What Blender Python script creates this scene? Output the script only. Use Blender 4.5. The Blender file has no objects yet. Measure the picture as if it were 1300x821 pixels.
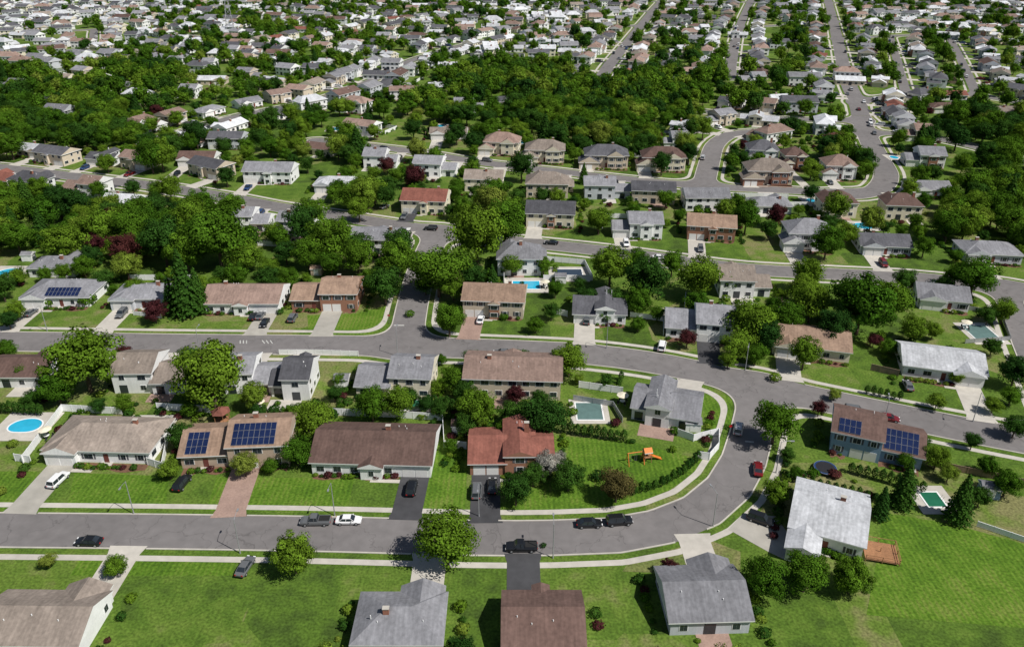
import bpy, math, random, numpy as np
from mathutils import Vector, Matrix
random.seed(11); RNG=np.random.default_rng(5)
# ------------------------------------------------------------------ survey frame (metres, camera mast at origin)
HC=100.0; FP=1000.0; PT=math.radians(25.4); SP,CP=math.sin(PT),math.cos(PT)
def G(u,v,z=0.0):
    b=(v-365)/FP; t=(HC-z)/(SP+b*CP)
    return ((u-650)/FP*t,(CP-b*SP)*t)
def S(v): return CP*(v+110)/100.0
scene=bpy.context.scene
COL=scene.collection
# ------------------------------------------------------------------ materials
def M(name,col,rough=.8,var=.2,scale=2.0,spec=.3,objr=0.0,metal=0.0,big=None,streak=0,course=0):
    m=bpy.data.materials.new(name); m.use_nodes=True; n=m.node_tree.nodes; l=m.node_tree.links
    b=n['Principled BSDF']; b.inputs['Roughness'].default_value=rough; b.inputs['Metallic'].default_value=metal
    b.inputs['Specular IOR Level'].default_value=spec
    tc=n.new('ShaderNodeTexCoord'); no=n.new('ShaderNodeTexNoise'); no.inputs['Scale'].default_value=scale; no.inputs['Detail'].default_value=4
    l.new(tc.outputs['Object'],no.inputs['Vector'])
    no2=n.new('ShaderNodeTexNoise'); no2.inputs['Scale'].default_value=big or scale*.13; no2.inputs['Detail'].default_value=3
    l.new(tc.outputs['Object'],no2.inputs['Vector'])
    ad=n.new('ShaderNodeMath'); ad.operation='ADD'; l.new(no.outputs['Fac'],ad.inputs[0]); l.new(no2.outputs['Fac'],ad.inputs[1])
    mr=n.new('ShaderNodeMapRange'); mr.inputs['From Min'].default_value=.6; mr.inputs['From Max'].default_value=1.4
    mr.inputs['To Min'].default_value=1-var; mr.inputs['To Max'].default_value=1+var
    l.new(ad.outputs[0],mr.inputs['Value']); out=mr.outputs[0]
    def mul(a,b_):
        mm=n.new('ShaderNodeMath'); mm.operation='MULTIPLY'; l.new(a,mm.inputs[0]); l.new(b_,mm.inputs[1]); return mm.outputs[0]
    if objr:
        oi=n.new('ShaderNodeObjectInfo'); m2=n.new('ShaderNodeMapRange'); m2.inputs['To Min'].default_value=1-objr; m2.inputs['To Max'].default_value=1+objr
        l.new(oi.outputs['Random'],m2.inputs['Value']); out=mul(out,m2.outputs[0])
    if course:
        # run-off staining: noise stretched down the slope
        mp=n.new('ShaderNodeMapping'); mp.inputs['Scale'].default_value=(2.2,.25,.25); l.new(tc.outputs['Object'],mp.inputs[0])
        n3=n.new('ShaderNodeTexNoise'); n3.inputs['Scale'].default_value=1.0; n3.inputs['Detail'].default_value=3; l.new(mp.outputs[0],n3.inputs['Vector'])
        m4=n.new('ShaderNodeMapRange'); m4.inputs['From Min'].default_value=.3; m4.inputs['From Max'].default_value=.7; m4.inputs['To Min'].default_value=1-course; m4.inputs['To Max'].default_value=1+course
        l.new(n3.outputs['Fac'],m4.inputs['Value']); out=mul(out,m4.outputs[0])
    if streak:
        vo=n.new('ShaderNodeTexVoronoi'); vo.feature='DISTANCE_TO_EDGE'; vo.inputs['Scale'].default_value=.11
        ns=n.new('ShaderNodeTexNoise'); ns.inputs['Scale'].default_value=.25; ns.inputs['Detail'].default_value=4
        l.new(tc.outputs['Object'],ns.inputs['Vector']); va=n.new('ShaderNodeVectorMath'); va.operation='MULTIPLY_ADD'; va.inputs[1].default_value=(9,9,0)
        l.new(ns.outputs['Color'],va.inputs[0]); l.new(tc.outputs['Object'],va.inputs[2]); l.new(va.outputs[0],vo.inputs['Vector'])
        m3=n.new('ShaderNodeMapRange'); m3.inputs['From Min'].default_value=.003; m3.inputs['From Max'].default_value=.012; m3.inputs['To Min'].default_value=1-streak; m3.inputs['To Max'].default_value=1
        l.new(vo.outputs['Distance'],m3.inputs['Value']); out=mul(out,m3.outputs[0])
    vm=n.new('ShaderNodeVectorMath'); vm.operation='SCALE'; vm.inputs[0].default_value=col; l.new(out,vm.inputs['Scale'])
    l.new(vm.outputs[0],b.inputs['Base Color']); return m
def grass_mat(name,cols,lot=True,mow=0):
    m=bpy.data.materials.new(name); m.use_nodes=True; n=m.node_tree.nodes; l=m.node_tree.links
    b=n['Principled BSDF']; b.inputs['Roughness'].default_value=.95; b.inputs['Specular IOR Level'].default_value=.1
    tc=n.new('ShaderNodeTexCoord')
    def noise(s,d=5):
        x=n.new('ShaderNodeTexNoise'); x.inputs['Scale'].default_value=s; x.inputs['Detail'].default_value=d; l.new(tc.outputs['Object'],x.inputs['Vector']); return x.outputs['Fac']
    a=noise(.06,4); c=noise(.28,7); f=noise(2.2,4)
    def math_(op,x,y):
        q=n.new('ShaderNodeMath'); q.operation=op
        for i,w in enumerate((x,y)):
            if isinstance(w,(int,float)): q.inputs[i].default_value=w
            else: l.new(w,q.inputs[i])
        return q.outputs[0]
    s=math_('ADD',math_('MULTIPLY',a,.45),math_('MULTIPLY',c,.55))
    if lot:
        vo=n.new('ShaderNodeTexVoronoi'); vo.inputs['Scale'].default_value=1/24; vo.distance='CHEBYCHEV'; l.new(tc.outputs['Object'],vo.inputs['Vector'])
        sx=n.new('ShaderNodeSeparateColor'); l.new(vo.outputs['Color'],sx.inputs[0])
        s=math_('ADD',math_('MULTIPLY',s,.78),math_('MULTIPLY',sx.outputs[0],.22))
    if mow:
        wv=n.new('ShaderNodeTexWave'); wv.inputs['Scale'].default_value=.32; wv.inputs['Distortion'].default_value=1.0; wv.inputs['Detail'].default_value=2; l.new(tc.outputs['Object'],wv.inputs['Vector'])
        s=math_('ADD',s,math_('MULTIPLY',math_('SUBTRACT',wv.outputs['Fac'],.5),mow))
    cr=n.new('ShaderNodeValToRGB'); e=cr.color_ramp.elements
    ps=[.34,.44,.54,.66]
    e[0].position=ps[0]; e[0].color=(*cols[0],1); e[1].position=ps[3]; e[1].color=(*cols[3],1)
    for p,cc in ((ps[1],cols[1]),(ps[2],cols[2])):
        z=e.new(p); z.color=(*cc,1)
    l.new(s,cr.inputs[0])
    mr=n.new('ShaderNodeMapRange'); mr.inputs['From Min'].default_value=.3; mr.inputs['From Max'].default_value=.7; mr.inputs['To Min'].default_value=.6; mr.inputs['To Max'].default_value=1.35
    l.new(f,mr.inputs['Value'])
    vm=n.new('ShaderNodeVectorMath'); vm.operation='SCALE'; l.new(cr.outputs[0],vm.inputs[0]); l.new(mr.outputs[0],vm.inputs['Scale'])
    l.new(vm.outputs[0],b.inputs['Base Color'])
    return m
def leaf_mat(name,c1,c2,c3,trans=.28):
    m=bpy.data.materials.new(name); m.use_nodes=True; n=m.node_tree.nodes; l=m.node_tree.links
    n.remove(n['Principled BSDF']); out=n['Material Output']
    oi=n.new('ShaderNodeObjectInfo'); cr=n.new('ShaderNodeValToRGB'); e=cr.color_ramp.elements
    e[0].color=(*c1,1); e[1].color=(*c3,1); z=e.new(.5); z.color=(*c2,1); l.new(oi.outputs['Random'],cr.inputs[0])
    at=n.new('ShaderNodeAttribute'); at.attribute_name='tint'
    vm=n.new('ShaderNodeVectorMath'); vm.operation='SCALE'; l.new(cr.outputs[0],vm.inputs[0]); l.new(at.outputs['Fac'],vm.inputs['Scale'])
    d=n.new('ShaderNodeBsdfDiffuse'); t=n.new('ShaderNodeBsdfTranslucent'); mx=n.new('ShaderNodeMixShader'); mx.inputs[0].default_value=trans
    l.new(vm.outputs[0],d.inputs[0]); l.new(vm.outputs[0],t.inputs[0]); l.new(d.outputs[0],mx.inputs[1]); l.new(t.outputs[0],mx.inputs[2]); l.new(mx.outputs[0],out.inputs[0])
    return m
ROOF={k:M('shingle_'+k,c,.9,.3,1.8,.15,.2,big=.35,course=.14) for k,c in dict(brown=(.13,.083,.07),tan=(.27,.185,.135),gray=(.21,.21,.225),dgray=(.09,.09,.10),red=(.20,.08,.06),white=(.50,.51,.53),beige=(.24,.20,.17),blue=(.14,.17,.22),pink=(.25,.175,.145)).items()}
WALL={k:M('siding_'+k,c,.7,.1,3,.3,.08,course=.05) for k,c in dict(white=(.78,.78,.77),cream=(.70,.64,.50),beige=(.54,.46,.36),brick=(.30,.15,.10),blue=(.20,.30,.42),tanw=(.44,.34,.26),grayw=(.5,.52,.55),yellow=(.62,.55,.30)).items()}
TRIM=M('white_trim',(.78,.78,.77),.6,.05)
GLASS=M('window_glass',(.025,.032,.04),.08,.3,1,.6)
GAR=M('garage_door',(.72,.71,.69),.5,.05)
DOOR=M('front_door',(.16,.05,.04),.5,.1)
BRICK=M('chimney_brick',(.27,.12,.08),.9,.3,6)
PANEL=M('solar_cell',(.010,.018,.06),.15,.25,1,.6); PFR=M('solar_frame',(.25,.26,.28),.4)
ASPH=M('asphalt',(.175,.163,.16),.92,.2,.5,.2,big=.05,streak=.25)
ASPHD=M('asphalt_driveway',(.06,.06,.064),.92,.25,.6,.2)
CONC=M('concrete',(.47,.44,.39),.9,.18,.7,.2); CONCD=M('concrete_driveway',(.36,.34,.30),.9,.2,.5,.2)
PAVER=M('paver',(.32,.22,.18),.9,.25,2.5,.2)
MULCH=M('mulch',(.15,.08,.05),.95,.35,2)
PAINT=M('road_paint',(.5,.5,.47),.8,.25,3)
VINYL=M('white_vinyl',(.8,.8,.8),.5,.04); WOOD=M('wood',(.30,.15,.075),.8,.3,3); WOODG=M('weathered_wood',(.26,.19,.13),.85,.3,3)
BARK=M('bark',(.09,.065,.045),.95,.3,4)
WATER=M('pool_water',(.03,.40,.60),.06,.15,.6,.6); COVER=M('pool_cover',(.10,.17,.16),.7,.2,.8); COVERB=M('pool_cover_dark',(.03,.05,.08),.6,.2,.8)
GREENW=M('green_pool_water',(.02,.13,.07),.1,.2,.6)
METAL=M('galvanised_metal',(.4,.41,.42),.5,.1,2,.5,metal=.5)
RUB=M('tyre',(.02,.02,.02),.8); BLACK=M('black_fabric',(.02,.02,.025),.7)
ORANGE=M('orange_paint',(.65,.20,.04),.6)
LEAF=dict(d=leaf_mat('foliage',(.045,.112,.010),(.080,.165,.014),(.130,.215,.020)),
 k=leaf_mat('foliage_dark',(.024,.068,.013),(.036,.092,.014),(.052,.118,.017)),
 y=leaf_mat('foliage_light',(.13,.22,.022),(.16,.235,.028),(.19,.24,.04)),
 p=leaf_mat('foliage_purple',(.065,.02,.023),(.08,.025,.027),(.10,.035,.03)),
 w=leaf_mat('foliage_blossom',(.30,.30,.26),(.33,.32,.28),(.38,.36,.32)),
 o=leaf_mat('foliage_bronze',(.085,.075,.025),(.10,.085,.03),(.12,.10,.04)))
# ------------------------------------------------------------------ mesh builder
class MB:
    def __init__(s): s.v=[];s.f=[];s.m=[];s.mats=[]
    def mi(s,mat):
        if mat not in s.mats: s.mats.append(mat)
        return s.mats.index(mat)
    def poly(s,pts,mat):
        k=len(s.v); s.v+= [tuple(p) for p in pts]; s.f.append(tuple(range(k,k+len(pts)))); s.m.append(s.mi(mat))
    def box(s,x0,x1,y0,y1,z0,z1,mat,top=True,bot=False):
        a=[(x0,y0),(x1,y0),(x1,y1),(x0,y1)]
        for i in range(4):
            p,q=a[i],a[(i+1)%4]; s.poly([(p[0],p[1],z0),(q[0],q[1],z0),(q[0],q[1],z1),(p[0],p[1],z1)],mat)
        if top: s.poly([(p[0],p[1],z1) for p in a],mat)
        if bot: s.poly([(p[0],p[1],z0) for p in a[::-1]],mat)
    def obox(s,c,ax,ay,az,mat):
        c,ax,ay,az=map(Vector,(c,ax,ay,az)); P=lambda i,j,k:tuple(c+ax*i+ay*j+az*k)
        for q in (((-1,-1,-1),(-1,1,-1),(1,1,-1),(1,-1,-1)),((-1,-1,1),(1,-1,1),(1,1,1),(-1,1,1)),((-1,-1,-1),(1,-1,-1),(1,-1,1),(-1,-1,1)),((-1,1,-1),(-1,1,1),(1,1,1),(1,1,-1)),((-1,-1,-1),(-1,-1,1),(-1,1,1),(-1,1,-1)),((1,-1,-1),(1,1,-1),(1,1,1),(1,-1,1))):
            s.poly([P(*t) for t in q],mat)
    def tube(s,a,b,r0,r1,mat,n=8,cap=True):
        a,b=Vector(a),Vector(b); d=(b-a).normalized(); t=d.orthogonal().normalized(); w=d.cross(t)
        A=[a+(t*math.cos(i*2*math.pi/n)+w*math.sin(i*2*math.pi/n))*r0 for i in range(n)]
        B=[b+(t*math.cos(i*2*math.pi/n)+w*math.sin(i*2*math.pi/n))*r1 for i in range(n)]
        for i in range(n): j=(i+1)%n; s.poly([A[i],A[j],B[j],B[i]],mat)
        if cap: s.poly(B,mat); s.poly(A[::-1],mat)
    def mesh(s,name):
        me=bpy.data.meshes.new(name); me.from_pydata(s.v,[],s.f); me.polygons.foreach_set('material_index',s.m)
        for m in s.mats: me.materials.append(m)
        me.update(); return me
def add(name,me,loc=(0,0,0),rz=0,sc=(1,1,1),parent=None):
    o=bpy.data.objects.new(name,me); o.location=loc; o.rotation_euler=(0,0,rz); o.scale=sc; COL.objects.link(o)
    if parent: o.parent=parent
    return o
def empty(name):
    o=bpy.data.objects.new(name,None); COL.objects.link(o); return o
# ------------------------------------------------------------------ roads
def smooth(pts,step=6):
    P=[np.array(G(*p)) for p in pts]; P=[2*P[0]-P[1]]+P+[2*P[-1]-P[-2]]; out=[]
    for i in range(1,len(P)-2):
        n=max(1,int(np.linalg.norm(P[i+1]-P[i])/step))
        for k in range(n):
            t=k/n; out.append(.5*((2*P[i])+(-P[i-1]+P[i+1])*t+(2*P[i-1]-5*P[i]+4*P[i+1]-P[i+2])*t*t+(-P[i-1]+3*P[i]-3*P[i+1]+P[i+2])*t**3))
    out.append(P[-2]); return np.array(out)
ROADS=[ # (points, half width)
 ([(-150,431),(0,433),(200,436),(400,438),(520,440),(640,444),(750,450),(850,464),(950,487),(1050,509),(1150,530),(1250,550),(1400,578)],4.9),
 ([(-150,670),(0,672),(200,674),(400,677),(600,682),(700,682),(780,679),(840,668),(890,648),(925,618),(944,585),(954,550),(961,515),(965,492)],4.2),
 ([(514,440),(520,405),(527,372),(538,335),(556,294)],4.3),
 ([(-90,204),(0,213),(100,225),(200,237),(300,253),(345,262),(450,278),(550,293),(640,305),(760,318),(860,331),(950,342),(1080,349),(1160,353),(1240,361),(1400,378)],4.2),
 ([(400,178),(520,192),(600,205),(700,217),(800,228),(900,237),(1000,242),(1080,246)],3.8),
 ([(1272,364),(1287,395),(1305,440),(1340,520)],3.4),
 ([(1050,-5),(1056,20),(1063,50),(1075,100),(1088,130),(1098,165),(1112,195),(1125,222),(1112,242),(1080,246)],4.8),
 ([(893,236),(900,208),(908,184),(928,171),(962,167)],4.4),
 ([(880,140),(960,148),(1020,152),(1094,153)],4.4),
 ([(190,182),(245,164),(300,148),(350,138),(400,128),(470,103),(520,78),(600,55),(690,42),(780,34),(812,33)],4.0),
 ([(845,-4),(828,15),(800,50),(772,85),(762,104)],4.6),
 ([(926,100),(930,70),(937,40),(950,8),(960,-10)],4.2),
 ([(-160,52),(-40,46),(60,41),(160,37),(260,48)],3.4),([(-200,30),(-60,26),(80,21),(240,15),(330,14)],3.4),([(-160,78),(-40,74),(40,68),(110,60),(120,39)],3.4),
 ([(330,62),(420,46),(520,29),(620,19),(740,13),(828,15)],3.4),
 ([(1088,130),(1150,119),(1220,119),(1300,131),(1450,150)],3.6),([(1063,50),(1130,46),(1200,45),(1320,58),(1480,75)],3.4),
 ([(1150,119),(1140,80),(1130,46)],3.0),([(1240,120),(1222,80),(1204,45)],3.0),
 ([(825,30),(935,35),(1058,28),(1200,25),(1400,30)],3.4),
 ([(-300,9),(100,5),(300,4),(700,2),(950,3),(1400,7)],3.4),
 ([(1098,168),(1160,172),(1230,185),(1330,212)],3.6),
]
RP=[(smooth(p),w) for p,w in ROADS]
def field(X,Y):
    D=np.full(X.shape,1e3)
    for pl,w in RP:
        d=np.full(X.shape,1e3); x0,y0=pl.min(0)-30; x1,y1=pl.max(0)+30
        mk=(X>x0)&(X<x1)&(Y>y0)&(Y<y1)
        if not mk.any(): continue
        xs,ys=X[mk],Y[mk]; dd=np.full(xs.shape,1e3)
        for a,b in zip(pl[:-1],pl[1:]):
            e=b-a; L=e@e
            t=np.clip(((xs-a[0])*e[0]+(ys-a[1])*e[1])/L,0,1)
            dd=np.minimum(dd,np.hypot(xs-a[0]-t*e[0],ys-a[1]-t*e[1]))
        d[mk]=dd-w
        h=np.maximum(8-np.abs(D-d),0)/8; D=np.minimum(D,d)-h*h*8/4
    return D
def roadd(x,y): return float(field(np.array([x]),np.array([y]))[0])
def mkgrid(x0,x1,y0,y1,c):
    xs=np.arange(x0,x1+c*.5,c); ys=np.arange(y0,y1+c*.5,c); X,Y=np.meshgrid(xs,ys,indexing='ij'); return X,Y,field(X,Y)
GN=mkgrid(-300,300,66,430,1.25); GF=mkgrid(-960,990,430,1210,3.0)
DRIVES=[] # (ox,oy,dx,dy,len,halfw)
def in_drive(x,y,pad=.2):
    for ox,oy,dx,dy,L,hw in DRIVES:
        rx,ry=x-ox,y-oy
        if abs(rx)>40 or abs(ry)>40: continue
        if -1<rx*dx+ry*dy<L+2.5 and abs(-rx*dy+ry*dx)<hw+pad: return True
    return False
def band(mb,grid,lo,hi,z,mat,walls=False,cut=False):
    X,Y,D=grid
    c=np.stack([D[:-1,:-1],D[1:,:-1],D[1:,1:],D[:-1,1:]]); mn,mx=c.min(0),c.max(0)
    I,J=np.nonzero((mn<hi)&(mx>lo))
    for i,j in zip(I,J):
        q=[(X[i,j],Y[i,j],D[i,j]),(X[i+1,j],Y[i+1,j],D[i+1,j]),(X[i+1,j+1],Y[i+1,j+1],D[i+1,j+1]),(X[i,j+1],Y[i,j+1],D[i,j+1])]
        if cut and in_drive(q[0][0]+.6,q[0][1]+.6): continue
        if mn[i,j]>=lo and mx[i,j]<=hi:
            mb.poly([(p[0],p[1],z) for p in q],mat); continue
        for tri in ((q[0],q[1],q[2]),(q[0],q[2],q[3])):
            P=list(tri)
            for lim,sg in ((lo,1),(hi,-1)):
                if lim<-50: continue
                O=[]
                for k in range(len(P)):
                    a,b=P[k],P[(k+1)%len(P)]; ia=(a[2]-lim)*sg>=0; ib=(b[2]-lim)*sg>=0
                    if ia: O.append(a)
                    if ia!=ib:
                        t=(lim-a[2])/(b[2]-a[2]); O.append((a[0]+(b[0]-a[0])*t,a[1]+(b[1]-a[1])*t,lim))
                P=O
                if len(P)<3: break
            if len(P)<3: continue
            mb.poly([(p[0],p[1],z) for p in P],mat)
            if walls:
                for k in range(len(P)):
                    a,b=P[k],P[(k+1)%len(P)]
                    if abs(a[2]-b[2])<1e-9 and (a[2]==lo or a[2]==hi):
                        mb.poly([(a[0],a[1],0),(b[0],b[1],0),(b[0],b[1],z),(a[0],a[1],z)],mat)
# ------------------------------------------------------------------ houses
RECTS=[] # collision: (cx,cy,cos,sin,hw,hd, front clear)
def rect_hit(x,y,m,front=0):
    for cx,cy,c,s,hw,hd,fc in RECTS:
        dx,dy=x-cx,y-cy
        if abs(dx)>45 or abs(dy)>45: continue
        a=dx*c+dy*s; b=-dx*s+dy*c
        if abs(a)<hw+m and abs(b)<hd+m: return True
        if fc and front and abs(dx)<hw*.9 and -hd-fc<dy<0: return True
    return False
def roof(mb,x0,x1,y0,y1,z,kind,pitch,rm,wm,ov=.45):
    x0-=ov;x1+=ov;y0-=ov;y1+=ov; f=.2
    a=[(x0,y0),(x1,y0),(x1,y1),(x0,y1)]
    mb.poly([(p[0],p[1],z) for p in a[::-1]],TRIM)
    for i in range(4):
        p,q=a[i],a[(i+1)%4]; mb.poly([(p[0],p[1],z),(q[0],q[1],z),(q[0],q[1],z+f),(p[0],p[1],z+f)],TRIM)
    w,d=x1-x0,y1-y0; z+=f
    if kind=='gx':
        r=d/2*pitch; ym=(y0+y1)/2
        mb.poly([(x0,y0,z),(x1,y0,z),(x1,ym,z+r),(x0,ym,z+r)],rm); mb.poly([(x1,y1,z),(x0,y1,z),(x0,ym,z+r),(x1,ym,z+r)],rm)
        mb.poly([(x1,y0,z),(x1,y1,z),(x1,ym,z+r)],wm); mb.poly([(x0,y1,z),(x0,y0,z),(x0,ym,z+r)],wm)
    elif kind=='gy':
        r=w/2*pitch; xm=(x0+x1)/2
        mb.poly([(x1,y0,z),(x1,y1,z),(xm,y1,z+r),(xm,y0,z+r)],rm); mb.poly([(x0,y1,z),(x0,y0,z),(xm,y0,z+r),(xm,y1,z+r)],rm)
        mb.poly([(x0,y0,z),(x1,y0,z),(xm,y0,z+r)],wm); mb.poly([(x1,y1,z),(x0,y1,z),(xm,y1,z+r)],wm)
    else:
        if w>=d:
            r=d/2*pitch; ym=(y0+y1)/2; A=(x0+d/2,ym,z+r); B=(x1-d/2,ym,z+r)
            mb.poly([(x0,y0,z),(x1,y0,z),B,A],rm); mb.poly([(x1,y1,z),(x0,y1,z),A,B],rm)
            mb.poly([(x1,y0,z),(x1,y1,z),B],rm); mb.poly([(x0,y1,z),(x0,y0,z),A],rm)
        else:
            r=w/2*pitch; xm=(x0+x1)/2; A=(xm,y0+w/2,z+r); B=(xm,y1-w/2,z+r)
            mb.poly([(x1,y0,z),(x1,y1,z),B,A],rm); mb.poly([(x0,y1,z),(x0,y0,z),A,B],rm)
            mb.poly([(x0,y0,z),(x1,y0,z),A],rm); mb.poly([(x1,y1,z),(x0,y1,z),B],rm)
def wbox(mb,side,x0,x1,y0,y1,c,z0,z1,w,mat,pr0,pr):
    if side=='f': mb.box(c-w/2,c+w/2,y0-pr,y0-pr0,z0,z1,mat,True,True)
    elif side=='b': mb.box(c-w/2,c+w/2,y1+pr0,y1+pr,z0,z1,mat,True,True)
    elif side=='l': mb.box(x0-pr,x0-pr0,c-w/2,c+w/2,z0,z1,mat,True,True)
    else: mb.box(x1+pr0,x1+pr,c-w/2,c+w/2,z0,z1,mat,True,True)
def window(mb,side,x0,x1,y0,y1,c,z,w,h,shut=None):
    wbox(mb,side,x0,x1,y0,y1,c,z-.08,z+h+.08,w+.18,TRIM,-.02,.05)
    g=w/2-.04
    for k in (-1,1): wbox(mb,side,x0,x1,y0,y1,c+k*w/4,z,z+h,g,GLASS,.05,.07)
    if shut:
        for k in (-1,1): wbox(mb,side,x0,x1,y0,y1,c+k*(w/2+.35),z-.05,z+h+.05,.35,shut,-.02,.045)
def solar(mb,x0,x1,y0,y1,z,pitch,back=False,cols=6,rows=3,fx=.12,ov=.45):
    d=(y1-y0+2*ov)/2; ze=z+.2; L=math.hypot(1,pitch)
    pw=1.0; ph=min(1.6,(d*L-.8)/rows-.06)
    X0=x0+(x1-x0)*fx
    for i in range(cols):
        for j in range(rows):
            s=(.45+j*(ph+.05)+ph/2)/L; cx=X0+i*(pw+.05)+pw/2
            if cx+pw/2>x1: continue
            if not back: c=(cx,y0-ov+s,ze+s*pitch+.14); ay=Vector((0,1,pitch)).normalized()
            else: c=(cx,y1+ov-s,ze+s*pitch+.14); ay=Vector((0,-1,pitch)).normalized()
            az=Vector((1,0,0)).cross(ay)
            if az.z<0: az=-az
            mb.obox(c,(pw/2,0,0),ay*ph/2,az*.02,PFR)
            mb.obox(Vector(c)+az*.012,(pw/2-.025,0,0),ay*(ph/2-.025),az*.02,PANEL)
def build_house(kind,W,D,rk,wk,flip=False,sol=None,seed=0,shut=True):
    r=random.Random(seed); rm=ROOF[rk]; wm=WALL[wk]; w2=WALL['brick'] if r.random()<.3 and wk in('white','beige','cream') else wm
    sh=ROOF['dgray'] if (shut and r.random()<.5) else None
    pit=r.uniform(.36,.46); B=[]; 
    def b(x0,x1,y0,y1,h,rt,ry1=None,gar=False,wall=None,pt=None): B.append(dict(x0=x0,x1=x1,y0=y0,y1=y1,h=h+.013*len(B),rt=rt,ry1=ry1,gar=gar,wall=wall or wm,pt=pt or pit))
    if kind=='ranch':
        b(0,W,1.3,D,2.9,r.choice(['hip','gx'])); b(W*.03,W*.03+6.3,0,1.3,2.9,'gy',D*.5,True,w2)
    elif kind=='long':
        b(0,W,0,D,3.0,'gx',pt=.42); b(W*.42,W*.60,-1.2,0,2.9,'gy',3,False,w2)
        B[0]['gar']='r'
    elif kind=='split':
        b(0,W*.45,.9,D,2.9,'gx'); b(W*.45,W,0,D-.6,5.2,'gx',None,True,None)
    elif kind=='split2':
        b(0,W*.42,.3,D-.4,2.8,'gx',None,True,w2); b(W*.42,W*.78,0,D,4.6,'gy',pt=.36); b(W*.78,W,.8,D-1.4,2.9,'gx')
    elif kind=='bilevel':
        b(0,W,0,D,5.0,'gx',None,True); b(W*.45,W*.60,-1.1,0,4.6,'gy',2.5,False,w2)
    elif kind=='colonial':
        b(W*.34,W,0,D,5.5,'gx'); b(0,W*.34,.6,D-1.5,2.9,'gx',None,True); b(W*.55,W*.78,-1.0,0,5.3,'gy',D*.45,False,w2)
    elif kind=='multi':
        b(W*.12,W,1.4,D,5.5,'hip',pt=.6); b(W*.58,W*.9,0,1.4,5.4,'gy',D*.5,False,w2,.6); b(0,W*.4,-1.2,4.5,2.9,'gy',6,True,w2,.55)
    elif kind=='ell':
        b(0,W,0,D,3.2,'gx',pt=.34); b(0,W*.42,-5.0,0,2.8,'gy',D*.45,False,wm,.34)
    elif kind=='block':
        b(0,W,0,D,6.2,'gx',pt=.3)
    mb=MB(); gx=None
    if flip:
        for q in B: q['x0'],q['x1']=W-q['x1'],W-q['x0']
    for k,q in enumerate(B):
        x0,x1,y0,y1,h=q['x0'],q['x1'],q['y0'],q['y1'],q['h']
        mb.box(x0,x1,y0,y1,0,h,q['wall'],False); 
        roof(mb,x0,x1,y0,q['ry1'] or y1,h,q['rt'],q['pt'],rm,wm,ov=.5 if k==0 else .42)
        nst=2 if h>4.3 else 1; gl,gr=1e9,-1e9
        if q['gar']:
            gw=min(5.2,x1-x0-.8)
            c=(x0+.5+gw/2) if (not flip and q['gar']!='r') or (flip and q['gar']=='r') else (x1-.5-gw/2)
            if gw>4.2:
                for s in(-1,1): wbox(mb,'f',x0,x1,y0,y1,c+s*gw/4,.05,2.2,gw/2-.25,GAR,-.02,.04)
            else: wbox(mb,'f',x0,x1,y0,y1,c,.05,2.2,gw,GAR,-.02,.04)
            gl,gr=c-gw/2-.3,c+gw/2+.3; gx=(c,gw,y0)
        for side in 'fblr':
            lo,hi=(x0,x1) if side in 'fb' else (y0,y1); L=hi-lo
            if L<2: continue
            n=max(1,int(L/3.1))
            for st in range(nst):
                zb=.95+2.65*st
                if h<5 and st==1: zb=3.15
                for i in range(n):
                    c=lo+L*(i+.5)/n; ww=r.choice([1.0,1.5,1.8,1.2])
                    if side=='f' and st==0 and gl-1<c<gr+1: continue
                    if side in 'lr' and r.random()<.3: continue
                    if side=='b' and st==0 and i==n//2: wbox(mb,side,x0,x1,y0,y1,c,.1,2.2,1.8,GLASS,-.02,.06); continue
                    if side=='f' and st==0 and i==n//2 and k==0: wbox(mb,side,x0,x1,y0,y1,c,.15,2.2,1.0,DOOR,-.02,.05); wbox(mb,side,x0,x1,y0,y1,c,.0,.15,2.4,CONC,-.02,1.3); continue
                    window(mb,side,x0,x1,y0,y1,c,zb,ww,1.15,sh if side=='f' else None)
    m=B[0] if kind not in('split','split2') else B[1]
    if r.random()<.6:
        cx=m['x0']+(m['x1']-m['x0'])*r.uniform(.2,.8); cy=(m['y0']+m['y1'])/2+r.uniform(.4,1.2); rt=m['h']+(m['y1']-m['y0'])/2*m['pt']
        mb.box(cx-.45,cx+.45,cy-.3,cy+.3,m['h'],rt+1.0,BRICK); mb.box(cx-.52,cx+.52,cy-.37,cy+.37,rt+1.0,rt+1.12,CONC,True,True)
    for _ in range(3):
        cx=m['x0']+(m['x1']-m['x0'])*r.uniform(.15,.85); cy=m['y0']+(m['y1']-m['y0'])*r.uniform(.6,.8)
        mb.tube((cx,cy,m['h']),(cx,cy,m['h']+(m['y1']-cy)*m['pt']+.7),.08,.08,TRIM,6)
    if sol:
        for (bi,cols,rows,fx,bk) in sol:
            q=B[bi]; solar(mb,q['x0'],q['x1'],q['y0'],q['ry1'] or q['y1'],q['h'],q['pt'],bk,cols,rows,fx)
    return mb.mesh(kind+'_house'),gx
NAMES=dict(ranch='ranch_house',long='ranch_house',split='split_level_house',split2='split_level_house',bilevel='bi_level_house',colonial='colonial_house',multi='gabled_house',ell='ranch_house',block='apartment_building')
driveways=MB(); patios=MB(); beds=MB(); SHR=[]; GT=[]
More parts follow.
